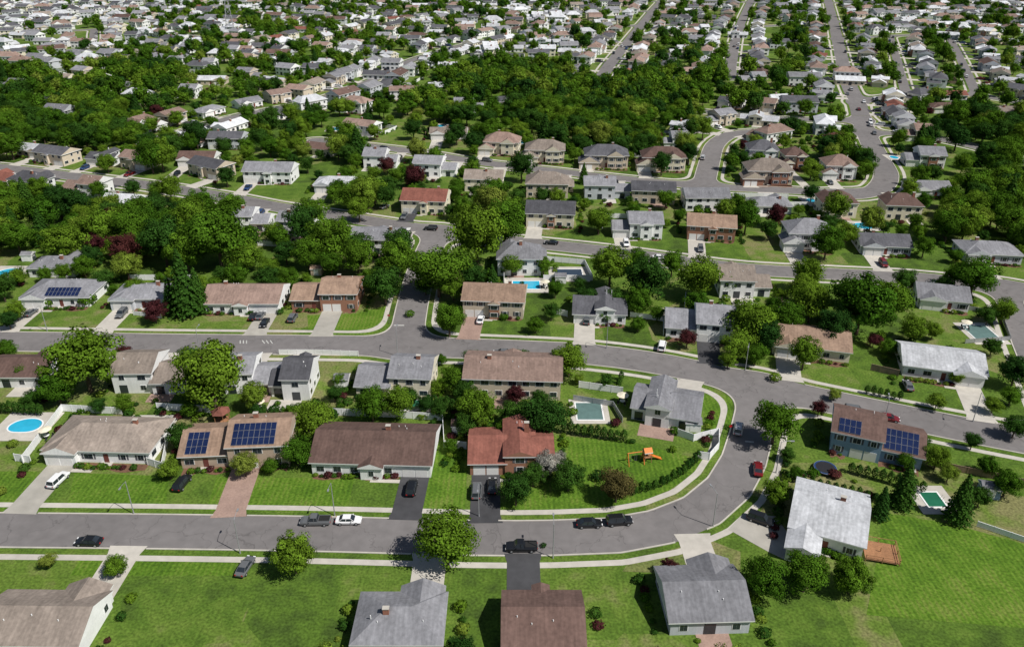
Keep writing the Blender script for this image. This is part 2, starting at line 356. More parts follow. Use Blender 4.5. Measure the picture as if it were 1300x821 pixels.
def place_house(me,kind,gx,W,D,ox,oy,ang,drive=None,fc=0,detail=True,rr=random):
    c,s=math.cos(ang),math.sin(ang)
    o=add(NAMES[kind],me,(ox,oy,0),ang)
    RECTS.append((ox+c*W/2-s*D/2,oy+s*W/2+c*D/2,c,s,W/2,D/2,fc))
    L=lambda x,y:(ox+c*x-s*y,oy+s*x+c*y)
    if drive and gx:
        px_,py=L(gx[0],gx[2]); dx,dy=s,-c
        ts=np.arange(2,30,.5); dd=field(px_+dx*ts,py+dy*ts); hit=np.nonzero(dd<.05)[0]
        if len(hit):
            Ln=ts[hit[0]]+.1; hw=gx[1]/2+.2; DRIVES.append((px_,py,dx,dy,Ln,hw)); m=dict(a=ASPHD,c=CONC,p=PAVER,d=CONCD)[drive]
            nx,ny=-dy*hw,dx*hw; fl=1.18
            driveways.poly([(px_-nx,py-ny,.045),(px_+nx,py+ny,.045),(px_+dx*(Ln-2)+nx,py+dy*(Ln-2)+ny,.045),(px_+dx*Ln+nx*fl,py+dy*Ln+ny*fl,.045),(px_+dx*Ln-nx*fl,py+dy*Ln-ny*fl,.045),(px_+dx*(Ln-2)-nx,py+dy*(Ln-2)-ny,.045)],m)
            if detail:
                q=[L(W*.5,-1.9),L(gx[0],-1.9),L(gx[0],-.9),L(W*.5,-.9)]; patios.poly([(x,y,.035) for x,y in q],CONC)
    if detail:
        g0,g1=(gx[0]-gx[1]/2-.5,gx[0]+gx[1]/2+.5) if gx else (1e9,-1e9)
        for a0,a1 in ((0.3,min(g0,W-.3)),(max(g1,.3),W-.3)):
            if a1-a0>1.5:
                yy=(gx[2] if gx else 0); yb=min(0,yy)-.05
                nseg=8; q=[(a0+(a1-a0)*k/nseg,yb-1.1-.5*math.sin(k*1.3+a0)) for k in range(nseg+1)]+[(a1,1.1),(a0,1.1)]
                beds.poly([(*L(*p),.03) for p in q],MULCH)
                x=a0+.4
                while x<a1-.3:
                    if rr.random()<.85: SHR.append((*L(x,yb-.4+rr.uniform(-.3,.3)),rr.uniform(.4,.85)))
                    x+=rr.uniform(.8,1.5)
        x0=W*rr.uniform(.1,.5); pw=rr.uniform(4,8); pd=rr.uniform(3,5)
        patios.poly([(*L(*p),.04) for p in ((x0,D-.2),(x0+pw,D-.2),(x0+pw,D+pd),(x0,D+pd))],rr.choice([CONC,PAVER,CONC]))
        for _ in range(rr.randint(3,8)): SHR.append((*L(rr.uniform(-3,W+3),D+rr.uniform(1,8)),rr.uniform(.5,1.3)))
        for sx in (-2.6,W+2.6):
            if rr.random()<.6:
                y=rr.uniform(-4,4)
                while y<D+9:
                    if rr.random()<.75: SHR.append((*L(sx+rr.uniform(-.5,.5),y),rr.uniform(.5,1.1)))
                    y+=rr.uniform(1.2,2.6)
            if rr.random()<.75: GT.append((*L(sx+rr.uniform(-1,1),rr.uniform(D*.6,D+8)),rr.uniform(1.5,3.6)))
        for _ in range(2): GT.append((*L(rr.uniform(0,W),D+rr.uniform(6,11)),rr.uniform(1.6,3.8)))
    return o
HN=0
def HS(kind,u1,v1,u2,v2,D,rk,wk,back=False,flip=False,drive='c',sol=None,fc=5):
    global HN; HN+=1
    A=np.array(G(u1,v1)); B=np.array(G(u2,v2)); e=B-A; W=float(np.hypot(*e)); e/=W; n=np.array([-e[1],e[0]])
    me,gx=build_house(kind,W,D,rk,wk,flip,sol,seed=HN*7+3)
    if back: o=B+n*D; ang=math.atan2(-e[1],-e[0])
    else: o=A; ang=math.atan2(e[1],e[0])
    return place_house(me,kind,gx,W,D,o[0],o[1],ang,drive,fc,True,random.Random(HN))
# row A
HS('ranch',55,590,188,594,12.5,'beige','white',flip=False,drive='d')
HS('split',230,598,368,592,11.5,'tan','tanw',drive='p',sol=[(1,8,3,.08,False),(0,4,3,.1,False)])
HS('long',397,602,547,606,13,'brown','white',drive='a')
HS('split2',597,604,702,603,12,'red','brick',drive='a')
HS('split',1052,574,1168,600,11,'brown','blue',drive='c',back=False,flip=True,sol=[(1,4,2,.1,False),(0,6,3,.06,False)],fc=4)
HS('ell',1000,686,1092,712,14,'white','white',drive=None,flip=False)
# bottom row
HS('ranch',-30,834,104,836,11,'beige','white',back=True); HS('ranch',450,834,560,834,10.5,'gray','cream',back=True,drive='c')
HS('long',640,838,740,838,10,'brown','white',back=True,drive='a'); HS('ranch',850,806,950,803,12,'gray','grayw',back=True)
# row B
HS('ranch',-20,492,60,492,11,'brown','white',back=True); HS('split',145,501,236,500,11,'beige','white',back=True)
HS('split',286,502,352,500,10,'gray','white',back=True); HS('colonial',343,508,394,508,10,'dgray','white',back=True,flip=True)
HS('split',453,504,546,508,11,'gray','cream',back=True,flip=True); HS('bilevel',590,504,711,508,12,'pink','beige',back=True)
HS('split2',800,536,884,550,12,'gray','white',back=True)
HS('ranch',1146,480,1250,494,13,'white','white',back=False,flip=True)
# row C
HS('ranch',27,392,112,392,13,'gray','white',drive='c',sol=[(0,9,2,.35,False)]); HS('ranch',140,394,206,394,11,'gray','grayw',drive='c')
HS('long',260,398,354,398,12.5,'pink','white',drive='d'); HS('split',370,395,454,395,12,'tan','brick',drive='d')
HS('bilevel',588,402,664,405,11,'tan','beige',drive='p'); HS('split2',728,411,794,414,12,'dgray','white',drive='c')
HS('split',845,430,930,437,12,'gray','white',drive='a'); HS('ranch',980,452,1078,464,13,'tan','cream',drive='c')
HS('ranch',1165,392,1230,399,12,'gray','white',drive='c')
# row D / E
HS('multi',632,350,694,350,12,'gray','white',back=True); HS('colonial',913,378,978,380,11,'beige','white',back=True)
HS('bilevel',446,322,512,324,11,'gray','white',back=True); HS('split',297,294,340,294,10,'gray','white',back=True); HS('split',352,300,395,302,10,'gray','white',back=True)
HS('bilevel',310,233,370,234,11,'gray','white'); HS('ranch',398,245,454,246,11,'white','grayw'); HS('bilevel',510,271,565,273,12,'red','cream',drive='a')
HS('bilevel',668,288,728,290,12,'dgray','cream'); HS('colonial',778,303,840,304,11,'gray','white'); HS('bilevel',872,304,932,308,11,'tan','brick')
HS('multi',993,318,1057,320,12,'gray','white'); HS('ranch',1093,324,1157,327,12,'dgray','grayw'); HS('ranch',1225,334,1298,338,12,'gray','grayw')
HS('ranch',38,352,96,352,10,'gray','white',back=True)
HS('ranch',128,268,170,270,10,'white','white'); HS('ranch',232,238,236,238,3,'gray','white') if False else None
# row F
for a in [('colonial',525,224,577,226,11,'gray','white'),('bilevel',590,243,637,244,11,'beige','cream'),('multi',668,251,728,252,12,'beige','beige'),('colonial',742,253,800,254,10,'gray','grayw'),('bilevel',802,258,856,260,10,'dgray','beige'),('ranch',952,271,1004,272,10,'gray','white'),('multi',1042,276,1092,277,11,'brown','cream'),('multi',1122,279,1174,281,11,'brown','cream'),('colonial',462,214,502,215,10,'gray','white'),('bilevel',870,268,925,268,10,'gray','white')]: HS(*a,back=True)
# row G
for a in [('multi',607,196,657,198,12,'pink','cream'),('multi',660,207,716,208,12,'beige','cream'),('multi',735,214,797,215,12,'dgray','beige'),('multi',808,217,870,218,12,'brown','cream'),('colonial',843,190,873,190,10,'gray','white'),('multi',942,235,1006,236,13,'beige','beige'),('multi',946,207,988,208,12,'dgray','white'),('multi',1046,195,1082,196,11,'red','cream'),('multi',1043,228,1087,229,12,'pink','white'),('ranch',1157,251,1208,252,11,'gray','white'),('colonial',1150,212,1198,214,11,'gray','white'),('multi',993,215,1024,215,10,'brown','cream'),('colonial',1150,180,1182,181,10,'pink','cream'),('block',994,144,1037,145,14,'dgray','grayw'),('block',1001,110,1041,111,12,'gray','white'),('bilevel',265,190,307,190,11,'dgray','grayw'),('ranch',225,212,270,212,11,'brown','white'),('ranch',546,178,592,178,10,'beige','white')]: HS(*a)
# ---- far houses along the remaining streets
VAR=[]
rr=random.Random(3)
for i in range(40):
    k=rr.choice(['ranch','split','bilevel','colonial','colonial','multi','split2','ranch']); W=rr.uniform(12.5,19)
    me,gx=build_house(k,W,10,rr.choice(['gray','gray','gray','dgray','dgray','beige','brown','brown','white','white','pink','gray','red','dgray','white']),rr.choice(['white','white','white','white','cream','beige','grayw','white']),rr.random()<.5,None,seed=900+i,shut=False)
    VAR.append((me,k,gx,W))
def px(x,y,z=0):
    dz=HC-z; zc=y*CP+dz*SP; return 650+FP*x/zc, 365+FP*(dz*CP-y*SP)/zc
nf=0
for (pl,w) in RP:
    seg=np.linalg.norm(np.diff(pl,axis=0),axis=1); cum=np.r_[0,np.cumsum(seg)]
    for side in (1,-1):
        t=12+rr.random()*5
        while t<cum[-1]-8:
            x=np.interp(t,cum,pl[:,0]); y=np.interp(t,cum,pl[:,1]); x2=np.interp(t+1,cum,pl[:,0]); y2=np.interp(t+1,cum,pl[:,1])
            u,v=px(x,y); t+=rr.uniform(17,24)
            if y<380 and not(v<250 and (u<500)): continue
            if not(-70<u<1370) or v<-6: continue
            tx,ty=x2-x,y2-y; L=math.hypot(tx,ty); tx/=L;ty/=L
            me,k,gx,W=rr.choice(VAR); nx,ny=-ty*side,tx*side
            st=w+rr.uniform(6,12); D=10
            ex,ey=ny,-nx; a_=rr.uniform(-.12,.12); ex,ey=ex*math.cos(a_)-ey*math.sin(a_),ex*math.sin(a_)+ey*math.cos(a_); ang=math.atan2(ey,ex); fx_,fy_=-ey,ex
            ox,oy=x+nx*st-ex*W/2,y+ny*st-ey*W/2
            cx,cy=ox+ex*W/2+fx_*D/2,oy+ey*W/2+fy_*D/2
            if rect_hit(cx,cy,W/2+1.5): continue
            cs=np.array([[ox,oy],[ox+ex*W,oy+ey*W],[ox+fx_*D,oy+fy_*D],[ox+ex*W+fx_*D,oy+ey*W+fy_*D]])
            if field(cs[:,0],cs[:,1]).min()<2: continue
            place_house(me,k,gx,W,D,ox,oy,ang,rr.choice('cca') if y<700 else None,0,y<520,rr); nf+=1
def inpoly(u,v,P):
    c=False; j=len(P)-1
    for i in range(len(P)):
        if (P[i][1]>v)!=(P[j][1]>v) and u<(P[j][0]-P[i][0])*(v-P[i][1])/(P[j][1]-P[i][1])+P[i][0]: c=not c
        j=i
    return c
# wooded blocks (outline, tree cover, share of lots built)
REG=[([(-200,100),(90,85),(180,70),(260,100),(240,130),(190,180),(150,215),(60,203),(-200,205)],.80,.3),
 ([(-20,60),(120,60),(250,40),(330,70),(340,120),(200,120),(0,95)],.5,.6),([(300,45),(420,60),(470,100),(380,120),(320,100)],.45,.6),
 ([(590,75),(720,82),(850,98),(980,118),(990,140),(880,145),(800,160),(700,150),(600,135),(560,110)],.92,.08),
 ([(160,265),(290,262),(330,290),(315,345),(220,330),(150,300)],.85,0),([(345,268),(460,285),(480,290),(420,330),(345,310)],.6,0),
 ([(500,310),(560,300),(640,240),(660,270),(655,300),(620,335),(560,350),(490,345)],.7,0),([(1180,255),(1300,215),(1400,210),(1400,320),(1200,310)],.85,.1),
 ([(985,360),(1040,360),(1130,368),(1150,400),(1040,420),(985,390)],.7,0),([(-100,238),(150,250),(140,335),(60,345),(-100,345)],.62,0),
 ([(720,330),(830,342),(900,348),(910,380),(830,385),(750,360)],.5,0),([(190,0),(560,-5),(600,40),(480,40),(380,60),(200,30)],.42,.6),
 ([(1090,90),(1170,60),(1400,60),(1400,100),(1170,130)],.35,.7),([(1130,150),(1250,130),(1330,160),(1300,220),(1180,190)],.55,.5),
 ([(230,125),(330,120),(420,130),(470,170),(400,230),(300,215),(220,170)],.42,.6),([(980,0),(1060,0),(1060,60),(980,95)],.5,.5),([(840,50),(920,55),(920,110),(850,110)],.65,.4),
 ([(730,265),(900,275),(940,290),(860,300),(740,290)],.4,0),([(560,130),(620,130),(620,165),(520,165)],.6,.4),([(1230,430),(1300,440),(1320,560),(1260,520)],.5,0),([(480,100),(560,60),(600,60),(560,150),(470,140)],.5,.5)]
def built(u,v):
    for P,pp,bb in REG:
        if inpoly(u,v,P): return bb
    return 1.0
for j in range(44):
    y=290+j*19
    for i in range(-50,51):
        x=i*22+rr.uniform(-4,4); yy=y+rr.uniform(-4,4); u,v=px(x,yy)
        if not(-60<u<1360): continue
        if yy<430 and u>220 and not(u>1180 and v<230): continue
        if rr.random()>built(u,v)*(.95 if yy>430 else .55): continue
        me,k,gx,W=rr.choice(VAR); 
        if rect_hit(x,yy,W/2+1.2): continue
        ang=rr.choice([0,math.pi,math.pi])+rr.uniform(-.25,.25)-.25*(u<500)+.2*(u>1100); c,s=math.cos(ang),math.sin(ang)
        ox,oy=x-c*W/2+s*5,yy-s*W/2-c*5
        cs=np.array([[ox,oy],[ox+c*W,oy+s*W],[ox-s*10,oy+c*10],[ox+c*W-s*10,oy+s*W+c*10]])
        if field(cs[:,0],cs[:,1]).min()<2: continue
        place_house(me,k,gx,W,10,ox,oy,ang,'c' if yy<600 else None,0,yy<480,rr); nf+=1
print('far houses',nf)
# ------------------------------------------------------------------ ground, streets
gm=MB(); GR=grass_mat('lawn_grass',[(.05,.085,.016),(.078,.138,.019),(.108,.168,.027),(.185,.18,.075)])
for i in range(-8,8):
    for j in range(-2,16):
        gm.poly([(i*600,j*600,0),(i*600+600,j*600,0),(i*600+600,j*600+600,0),(i*600,j*600+600,0)],GR)
add('ground',gm.mesh('ground'))
rd=MB(); band(rd,GN,-99,.12,.015,ASPH); band(rd,GF,-99,.12,.03,ASPH); add('road',rd.mesh('road'))
kb=MB(); band(kb,GN,0,.28,.13,CONC,True,True); add('kerb',kb.mesh('kerb'))
sw=MB(); band(sw,GN,1.7,3.0,.03,CONC); band(sw,GF,1.4,2.8,.03,CONC); add('pavement',sw.mesh('pavement'))
add('driveways',driveways.mesh('driveways')); add('patios',patios.mesh('patios')); add('garden_beds',beds.mesh('garden_beds'))
BRI=grass_mat('lush_lawn',[(.055,.115,.012),(.075,.148,.014),(.098,.178,.019),(.14,.19,.035)],False,.12)
DRY=grass_mat('dry_lawn',[(.10,.14,.035),(.14,.165,.05),(.18,.18,.07),(.22,.20,.10)],False)
lw=MB()
def lawn(pts,m): lw.poly([(*G(*p),.012) for p in pts],m)
lawn([(700,552),(800,560),(870,578),(905,585),(880,600),(850,622),(790,645),(640,652),(635,640),(700,610)],BRI)
lawn([(890,500),(930,503),(928,545),(900,545)],BRI); lawn([(1120,650),(1210,665),(1300,690),(1340,800),(1100,780),(1115,700)],BRI)
lawn([(390,400),(452,398),(490,388),(492,412),(470,425),(392,424)],BRI); lawn([(0,598),(48,598),(30,648),(0,648)],BRI)
lawn([(95,600),(215,604),(210,645),(85,645)],BRI); lawn([(275,605),(450,607),(440,650),(262,648)],BRI); lawn([(545,560),(595,560),(590,650),(530,650)],BRI)
lawn([(100,707),(300,709),(295,730),(90,730)],BRI); lawn([(985,600),(1050,600),(1110,620),(1020,660),(965,650)],DRY); lawn([(800,710),(900,685),(940,700),(940,730),(790,725)],DRY)
add('lawn_patches',lw.mesh('lawn_patches'))
pm=MB()
def bar(u1,v1,u2,v2,w=.45):
    a=np.array(G(u1,v1)); b=np.array(G(u2,v2)); e=(b-a)/np.linalg.norm(b-a); n=np.array([-e[1],e[0]])*w/2
    pm.poly([(*(a-n),.035),(*(b-n),.035),(*(b+n),.035),(*(a+n),.035)],PAINT)
bar(500,413,513,413); bar(946,560,957,561)
for k in range(3): bar(305+k*4,432,305+k*4,436,.25); bar(333+k*5,432,336+k*5,436,.22)
add('road_markings',pm.mesh('road_markings'))
fm=MB(); fm.poly([(*G(u,v),.05) for u,v in [(943,652),(985,655),(1012,694),(1000,712),(975,700),(925,672)]],CONCD); add('forecourt',fm.mesh('forecourt'))
# ------------------------------------------------------------------ trees
def quads_mesh(name,C,N,Sz,T,mat,mb=None,asp=1.0):
    n=len(C); R=RNG.normal(size=(n,3)); A=np.cross(N,R); A/=np.linalg.norm(A,axis=1)[:,None]+1e-9; B=np.cross(N,A)
    a=A*Sz[:,None]*.5; b=B*Sz[:,None]*.5*asp
    V=np.stack([C-a,C-b*.8,C+a,C+b*.8],1).reshape(-1,3)
    k=0; v0=[];f0=[];m0=[];mats=[mat]
    if mb: v0=mb.v;f0=mb.f;m0=[i+1 for i in mb.m];mats+=mb.mats;k=len(v0)
    F=(np.arange(n*4).reshape(-1,4)+k).tolist()
    me=bpy.data.meshes.new(name); me.from_pydata(list(v0)+V.tolist(),[],list(f0)+F)
    me.polygons.foreach_set('material_index',m0+[0]*n)
    for m in mats: me.materials.append(m)
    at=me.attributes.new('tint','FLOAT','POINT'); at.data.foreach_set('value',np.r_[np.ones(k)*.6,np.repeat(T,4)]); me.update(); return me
def decid(seed,nc=42,nl=130,R=5.0,H=11.0,ls=.5,mat='d'):
    rg=np.random.default_rng(seed); mb=MB()
    mb.tube((0,0,0),(0,0,H*.45),.32,.2,BARK,8,False)
    cz=H*.57; sz=H*.42; C=[];N=[];Z=[];T=[]
    cen=[]
    for i in range(nc):
        z=1-2*(i+.5)/nc; z=z*.95; ph=i*2.39996+rg.normal()*.4; rr_=math.sqrt(max(0,1-z*z)); f=rg.uniform(.42,.95)
        if z<-.6: f*=.8
        cen.append((np.array([rr_*math.cos(ph)*R*f*rg.uniform(.85,1.15),rr_*math.sin(ph)*R*f*rg.uniform(.85,1.15),cz+z*sz*f]),R*rg.uniform(.16,.33)))
    for i in range(5): cen.append((np.array([*(rg.normal(size=2)*R*.2),cz+rg.uniform(0,.5)*sz]),R*.38))
    for c,r in cen[::6]: mb.tube((0,0,H*.3),tuple(c),.14,.05,BARK,5,False)
    for c,r in cen:
        d=rg.normal(size=(nl,3)); d/=np.linalg.norm(d,axis=1)[:,None]; p=c+d*r*rg.uniform(.7,1.15,size=(nl,1))*np.array([1.1,1.1,.85])
        e=(p-np.array([0,0,cz]))/np.array([R,R,sz]); q=np.linalg.norm(e,axis=1); keep=(q>.42)
        cl=rg.uniform(.65,1.38)
        p=p[keep]; d=d[keep]; e=e[keep]
        nn=d*.8+e*.6+rg.normal(size=p.shape)*.33+np.array([0,0,.15]); nn/=np.linalg.norm(nn,axis=1)[:,None]
        C.append(p);N.append(nn);Z.append(rg.uniform(.6,1.25,len(p))*ls);T.append(cl*rg.uniform(.7,1.3,len(p)))
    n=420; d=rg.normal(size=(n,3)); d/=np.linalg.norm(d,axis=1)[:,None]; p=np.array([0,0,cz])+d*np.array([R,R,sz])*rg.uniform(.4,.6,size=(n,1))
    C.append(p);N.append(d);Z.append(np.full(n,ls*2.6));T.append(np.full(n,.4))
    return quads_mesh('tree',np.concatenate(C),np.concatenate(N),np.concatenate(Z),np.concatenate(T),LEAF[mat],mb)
def conif(seed,R=2.6,H=12,n=3600,ls=.42,mat='k'):
    rg=np.random.default_rng(seed); mb=MB(); mb.tube((0,0,0),(0,0,H*.9),.22,.04,BARK,7,False)
    t=1-np.sqrt(rg.uniform(0.0,1,n)); lv=np.floor(t*17)/17; fr=(t*17)%1
    z=H*(.06+.94*t); ph=rg.uniform(0,2*math.pi,n); star=.78+.22*np.cos(ph*9+lv*40)
    r=R*(1-t)**.85*star*(1.1-.35*fr)*rg.uniform(.7,1.05,n)+.08
    C=np.stack([np.cos(ph)*r,np.sin(ph)*r,z],1); N=np.stack([np.cos(ph)*.8,np.sin(ph)*.8,np.full(n,.6)],1)+rg.normal(size=(n,3))*.35; N/=np.linalg.norm(N,axis=1)[:,None]
    return quads_mesh('tree',C,N,rg.uniform(.7,1.3,n)*ls,(.7+.5*(1-fr))*rg.uniform(.8,1.2,n),LEAF[mat],mb)
def blob(seed,R=1,H=1.7,n=500,ls=.3,mat='d'):
    rg=np.random.default_rng(seed); d=rg.normal(size=(n,3)); d/=np.linalg.norm(d,axis=1)[:,None]; d[:,2]=np.abs(d[:,2])*rg.choice([1,1,1,-.6],n)
    lump=1+.16*np.sin(d[:,0]*5+seed)*np.cos(d[:,1]*6)
    p=d*np.array([R,R,H/2])*(lump*rg.uniform(.8,1.05,n))[:,None]+np.array([0,0,H*.45]); p[:,2]=np.maximum(p[:,2],.05)
    N=d+rg.normal(size=(n,3))*.35; N/=np.linalg.norm(N,axis=1)[:,None]
    mb=MB(); mb.tube((0,0,0),(0,0,H*.4),.08,.05,BARK,5,False)
    return quads_mesh('shrub',p,N,rg.uniform(.7,1.3,n)*ls,rg.uniform(.7,1.25,n),LEAF[mat],mb)
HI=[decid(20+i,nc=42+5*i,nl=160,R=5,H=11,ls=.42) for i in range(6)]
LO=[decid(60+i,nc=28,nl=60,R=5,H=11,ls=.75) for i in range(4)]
def rem(me,m): 
    k=me.copy(); k.materials[0]=LEAF[m]; return k
VARM={'d':HI,'k':[rem(m,'k') for m in HI[:3]],'y':[rem(m,'y') for m in HI[1:3]],'p':[rem(m,'p') for m in HI[:2]],'w':[rem(HI[3],'w')],'o':[rem(HI[2],'o')]}
LOM=LO*2+[rem(m,'k') for m in LO[:3]]+[rem(LO[1],'y')]
LOD=LO*3+[rem(m,'k') for m in LO[:3]]
CON=[conif(5),conif(6)]; ARB=[blob(8,.75,3.2,420,.26,'k')]
BUSH=[blob(i,1,1.6,420,.26,'d') for i in (1,2)]+[blob(3,1,1.6,420,.26,'k'),blob(4,1,1.6,380,.26,'y'),blob(5,1,1.6,380,.26,'d')]
SH=[blob(i,1,1.5,170,.4,'d') for i in (11,12)]+[blob(13,1,1.5,170,.4,'k'),blob(16,1,1.5,170,.4,'k'),blob(14,1,1.4,170,.4,'y'),blob(18,1,1.5,170,.4,'d'),blob(19,1,1.5,170,.4,'k'),blob(15,1,1.4,170,.4,'p')]
TREES=[]; tr=random.Random(9)
NM=dict(d='deciduous_tree',k='deciduous_tree',y='maple_tree',p='purple_leaf_plum_tree',w='flowering_tree',o='beech_tree')
def T(u,v,w,k='d',asp=None):
    h=5.0
    for _ in range(3):
        x,y=G(u,v,h); zc=y*CP+(HC-h)*SP; D=w/FP*zc; a=asp or tr.uniform(.92,1.12)
        Ht=D*a if k!='c' else D*2.0*(asp or 1); h=Ht*(.57 if k!='c' else .42)
    rz=tr.uniform(0,6.28)
    if k=='c': add('spruce_tree',tr.choice(CON),(x,y,0),rz,(D/5.0,D/5.0,Ht/12))
    elif k=='b': add('shrub',tr.choice(BUSH),(x,y,0),rz,(D/2,D/2,D/2.2))
    else: add(NM[k],tr.choice(VARM[k]),(x,y,0),rz,(D/10.4,D/10.4*tr.uniform(.88,1.12),Ht/11))
    TREES.append((x,y,D/2))
for t in [(103,450,100,'d'),(70,488,52,'d'),(265,468,98,'d'),(232,365,46,'c'),(250,372,32,'c'),(216,378,26,'c'),(195,393,34,'p'),(156,448,24,'p'),(3,440,34,'d'),(160,336,42,'y'),(110,375,22,'b'),
 (567,686,80,'d'),(372,703,58,'d'),(723,450,52,'d'),(605,515,54,'d'),(592,538,34,'k'),(575,478,36,'d'),(590,495,32,'k'),(397,526,54,'d'),(376,568,46,'d'),(343,590,22,'d'),(310,590,34,'y'),(214,594,32,'y'),(600,455,28,'d'),(660,455,24,'d'),(655,500,26,'p'),
 (690,526,66,'k'),(650,525,38,'k'),(640,545,28,'d'),(722,602,46,'k'),(694,592,36,'w'),(708,580,26,'w'),(783,615,52,'o'),(655,622,46,'k'),(677,600,36,'k'),
 (985,535,66,'d'),(955,405,66,'d'),(938,435,46,'d'),(975,425,44,'k'),(1022,448,46,'d'),(1095,385,84,'d'),(1060,410,54,'k'),(1135,375,60,'d'),(1240,343,60,'d'),(1150,618,36,'c'),(1222,636,38,'c'),(1120,640,26,'c'),(1205,600,26,'y'),(1190,580,34,'d'),
 (1025,724,64,'d'),(972,730,54,'d'),(1082,728,52,'d'),(505,330,54,'d'),(556,338,76,'d'),(605,300,84,'d'),(640,285,60,'d'),(570,405,44,'d'),(650,335,30,'d'),(890,350,62,'d'),(822,352,64,'k'),(775,338,54,'d'),(362,318,34,'k'),(873,428,26,'p'),(885,380,34,'d'),(60,710,24,'y'),(145,716,30,'d'),
 (20,300,48,'d'),(80,305,54,'d'),(50,270,50,'d'),(205,300,66,'k'),(275,300,86,'d'),(235,318,54,'d'),(240,275,56,'d'),(310,320,44,'d'),(420,300,64,'d'),(395,268,40,'d'),(455,262,36,'d'),(1190,508,26,'y'),(1215,478,20,'d'),(1262,512,26,'d'),(1185,420,24,'d'),(1040,518,24,'p'),(1165,415,20,'p'),
 (480,505,20,'k'),(460,470,18,'d'),(540,512,26,'k'),(325,525,22,'k'),(130,570,12,'b'),(240,520,22,'d'),(30,470,30,'d'),(1150,585,24,'d'),(1235,560,24,'k'),(1290,540,34,'k'),(810,410,20,'d'),(700,395,26,'k'),(680,410,24,'d'),(640,400,12,'b'),(768,400,20,'d'),(1280,610,40,'d'),(850,720,26,'p'),(1000,575,22,'k'),(1010,600,20,'d'),(1245,630,30,'k'),(660,480,20,'k'),(735,480,16,'y'),(925,455,24,'d'),(1255,400,26,'k'),(1290,470,44,'k'),(1110,430,20,'p'),(560,455,16,'d'),(240,450,30,'k'),(520,395,12,'b'),(690,690,8,'b'),(430,480,18,'d'),(280,345,24,'k'),(80,345,26,'d'),(130,350,30,'k'),(170,365,26,'d'),(1060,500,18,'y'),(760,600,18,'b'),(20,395,26,'d'),
 (470,355,30,'d'),(340,350,36,'k'),(300,350,30,'d'),(365,350,30,'d'),(690,335,26,'d'),(745,375,34,'k'),(705,365,24,'d'),(810,380,40,'d'),(780,375,34,'k'),(925,355,34,'d'),(1000,400,44,'d'),(1030,385,50,'d'),(1200,360,30,'k'),(1215,345,36,'d'),(1130,440,24,'d'),(1150,455,22,'k'),(1275,395,34,'d'),(960,450,30,'d'),(985,475,16,'b'),(0,360,40,'k'),(60,380,16,'b'),(1260,440,26,'k'),(1285,500,30,'d'),(1255,590,26,'d'),(1170,560,22,'k'),(900,395,26,'k'),(835,395,22,'d'),(600,350,40,'k'),(575,365,34,'d'),(540,360,30,'k'),(420,335,34,'d'),(390,320,44,'d'),(770,480,22,'k'),(555,490,24,'d'),(425,500,22,'k'),(445,545,16,'b'),(270,545,16,'b'),(15,560,14,'b'),(0,620,14,'b'),(10,405,26,'k'),(205,470,22,'k'),(40,505,26,'k'),(125,515,22,'k')]:
    T(*t)
def hedge(pts,name='arborvitae_hedge',sp=1.3,s=1.0):
    P=[np.array(G(*p)) for p in pts]; par=empty(name)
    for a,b in zip(P[:-1],P[1:]):
        L=np.linalg.norm(b-a); n=max(1,int(L/sp))
        for k in range(n):
            q=a+(b-a)*k/n; z=tr.uniform(.85,1.15)*s; add('arborvitae',ARB[0],(q[0],q[1],0),tr.uniform(0,6),(s,s,z),par)
hedge([(716,550),(758,556),(800,562)]); hedge([(805,628),(840,618),(868,602),(890,582)],s=.8); hedge([(0,524),(60,528)]); hedge([(1000,610),(1060,622),(1120,640)],'privet_hedge',1.3,.7)
hedge([(545,520),(590,524)],s=1.2); hedge([(320,528),(385,530)],s=.9); hedge([(1100,500),(1150,510)],s=.8); hedge([(785,492),(790,478)],s=.8)
hedge([(1080,600),(1180,628)],s=.9)
par=empty('foundation_shrubs')
sx_=np.array([q[0] for q in SHR]); sy_=np.array([q[1] for q in SHR]); sd=field(sx_,sy_)
for (x,y,s),d in zip(SHR,sd):
    if d<3.2 or in_drive(x,y,.4): continue
    add('shrub',tr.choice(SH),(x,y,0),tr.uniform(0,6),(s,s,s*tr.uniform(.7,1.1)),par)
PCLR=[(G(u,v),r) for u,v,r in [(32,541,7),(190,546,7),(668,362,8),(722,348,8),(748,522,7),(1246,423,8),(1184,634,5),(858,405,6),(1096,286,6),(430,164,6),(812,586,7),(1047,595,5),(12,346,6)]]
gd=field(np.array([q[0] for q in GT]),np.array([q[1] for q in GT]))
for (x,y,r),d in zip(GT,gd):
    if d<r*.5+2.5 or rect_hit(x,y,r*.45,0) or in_drive(x,y,r*.6): continue
    if any((x-a)**2+(y-b)**2<(q+r)**2 for (a,b),q in PCLR): continue
    if any(abs(x-a)<c*.8+r*.6 and abs(y-b)<c*.8+r*.6 for a,b,c in TREES): continue
    k='p' if tr.random()<.03 else tr.choice('dddddddkkky'); h=tr.uniform(1,1.25)
    add(NM[k],tr.choice(VARM[k]),(x,y,0),tr.uniform(0,6.28),(r/5.2,r/5.2,r*2*h/11)); TREES.append((x,y,r))
cand=[]
for (y0,y1,st) in ((188,480,7.0),(480,1090,8.6)):
    ny=int((y1-y0)/st)
    for j in range(ny):
        y=y0+j*st; hw=.70*(y+60)+20
        for i in range(int(2*hw/st)):
            cand.append((-hw+i*st+tr.uniform(-.45,.45)*st,y+tr.uniform(-.45,.45)*st))
cand=np.array(cand); cd=field(cand[:,0],cand[:,1]); cd2=field(cand[:,0],cand[:,1]+5); cd3=field(cand[:,0],cand[:,1]+10)
wood=empty('woodland'); nt=0
from mathutils import noise as mn
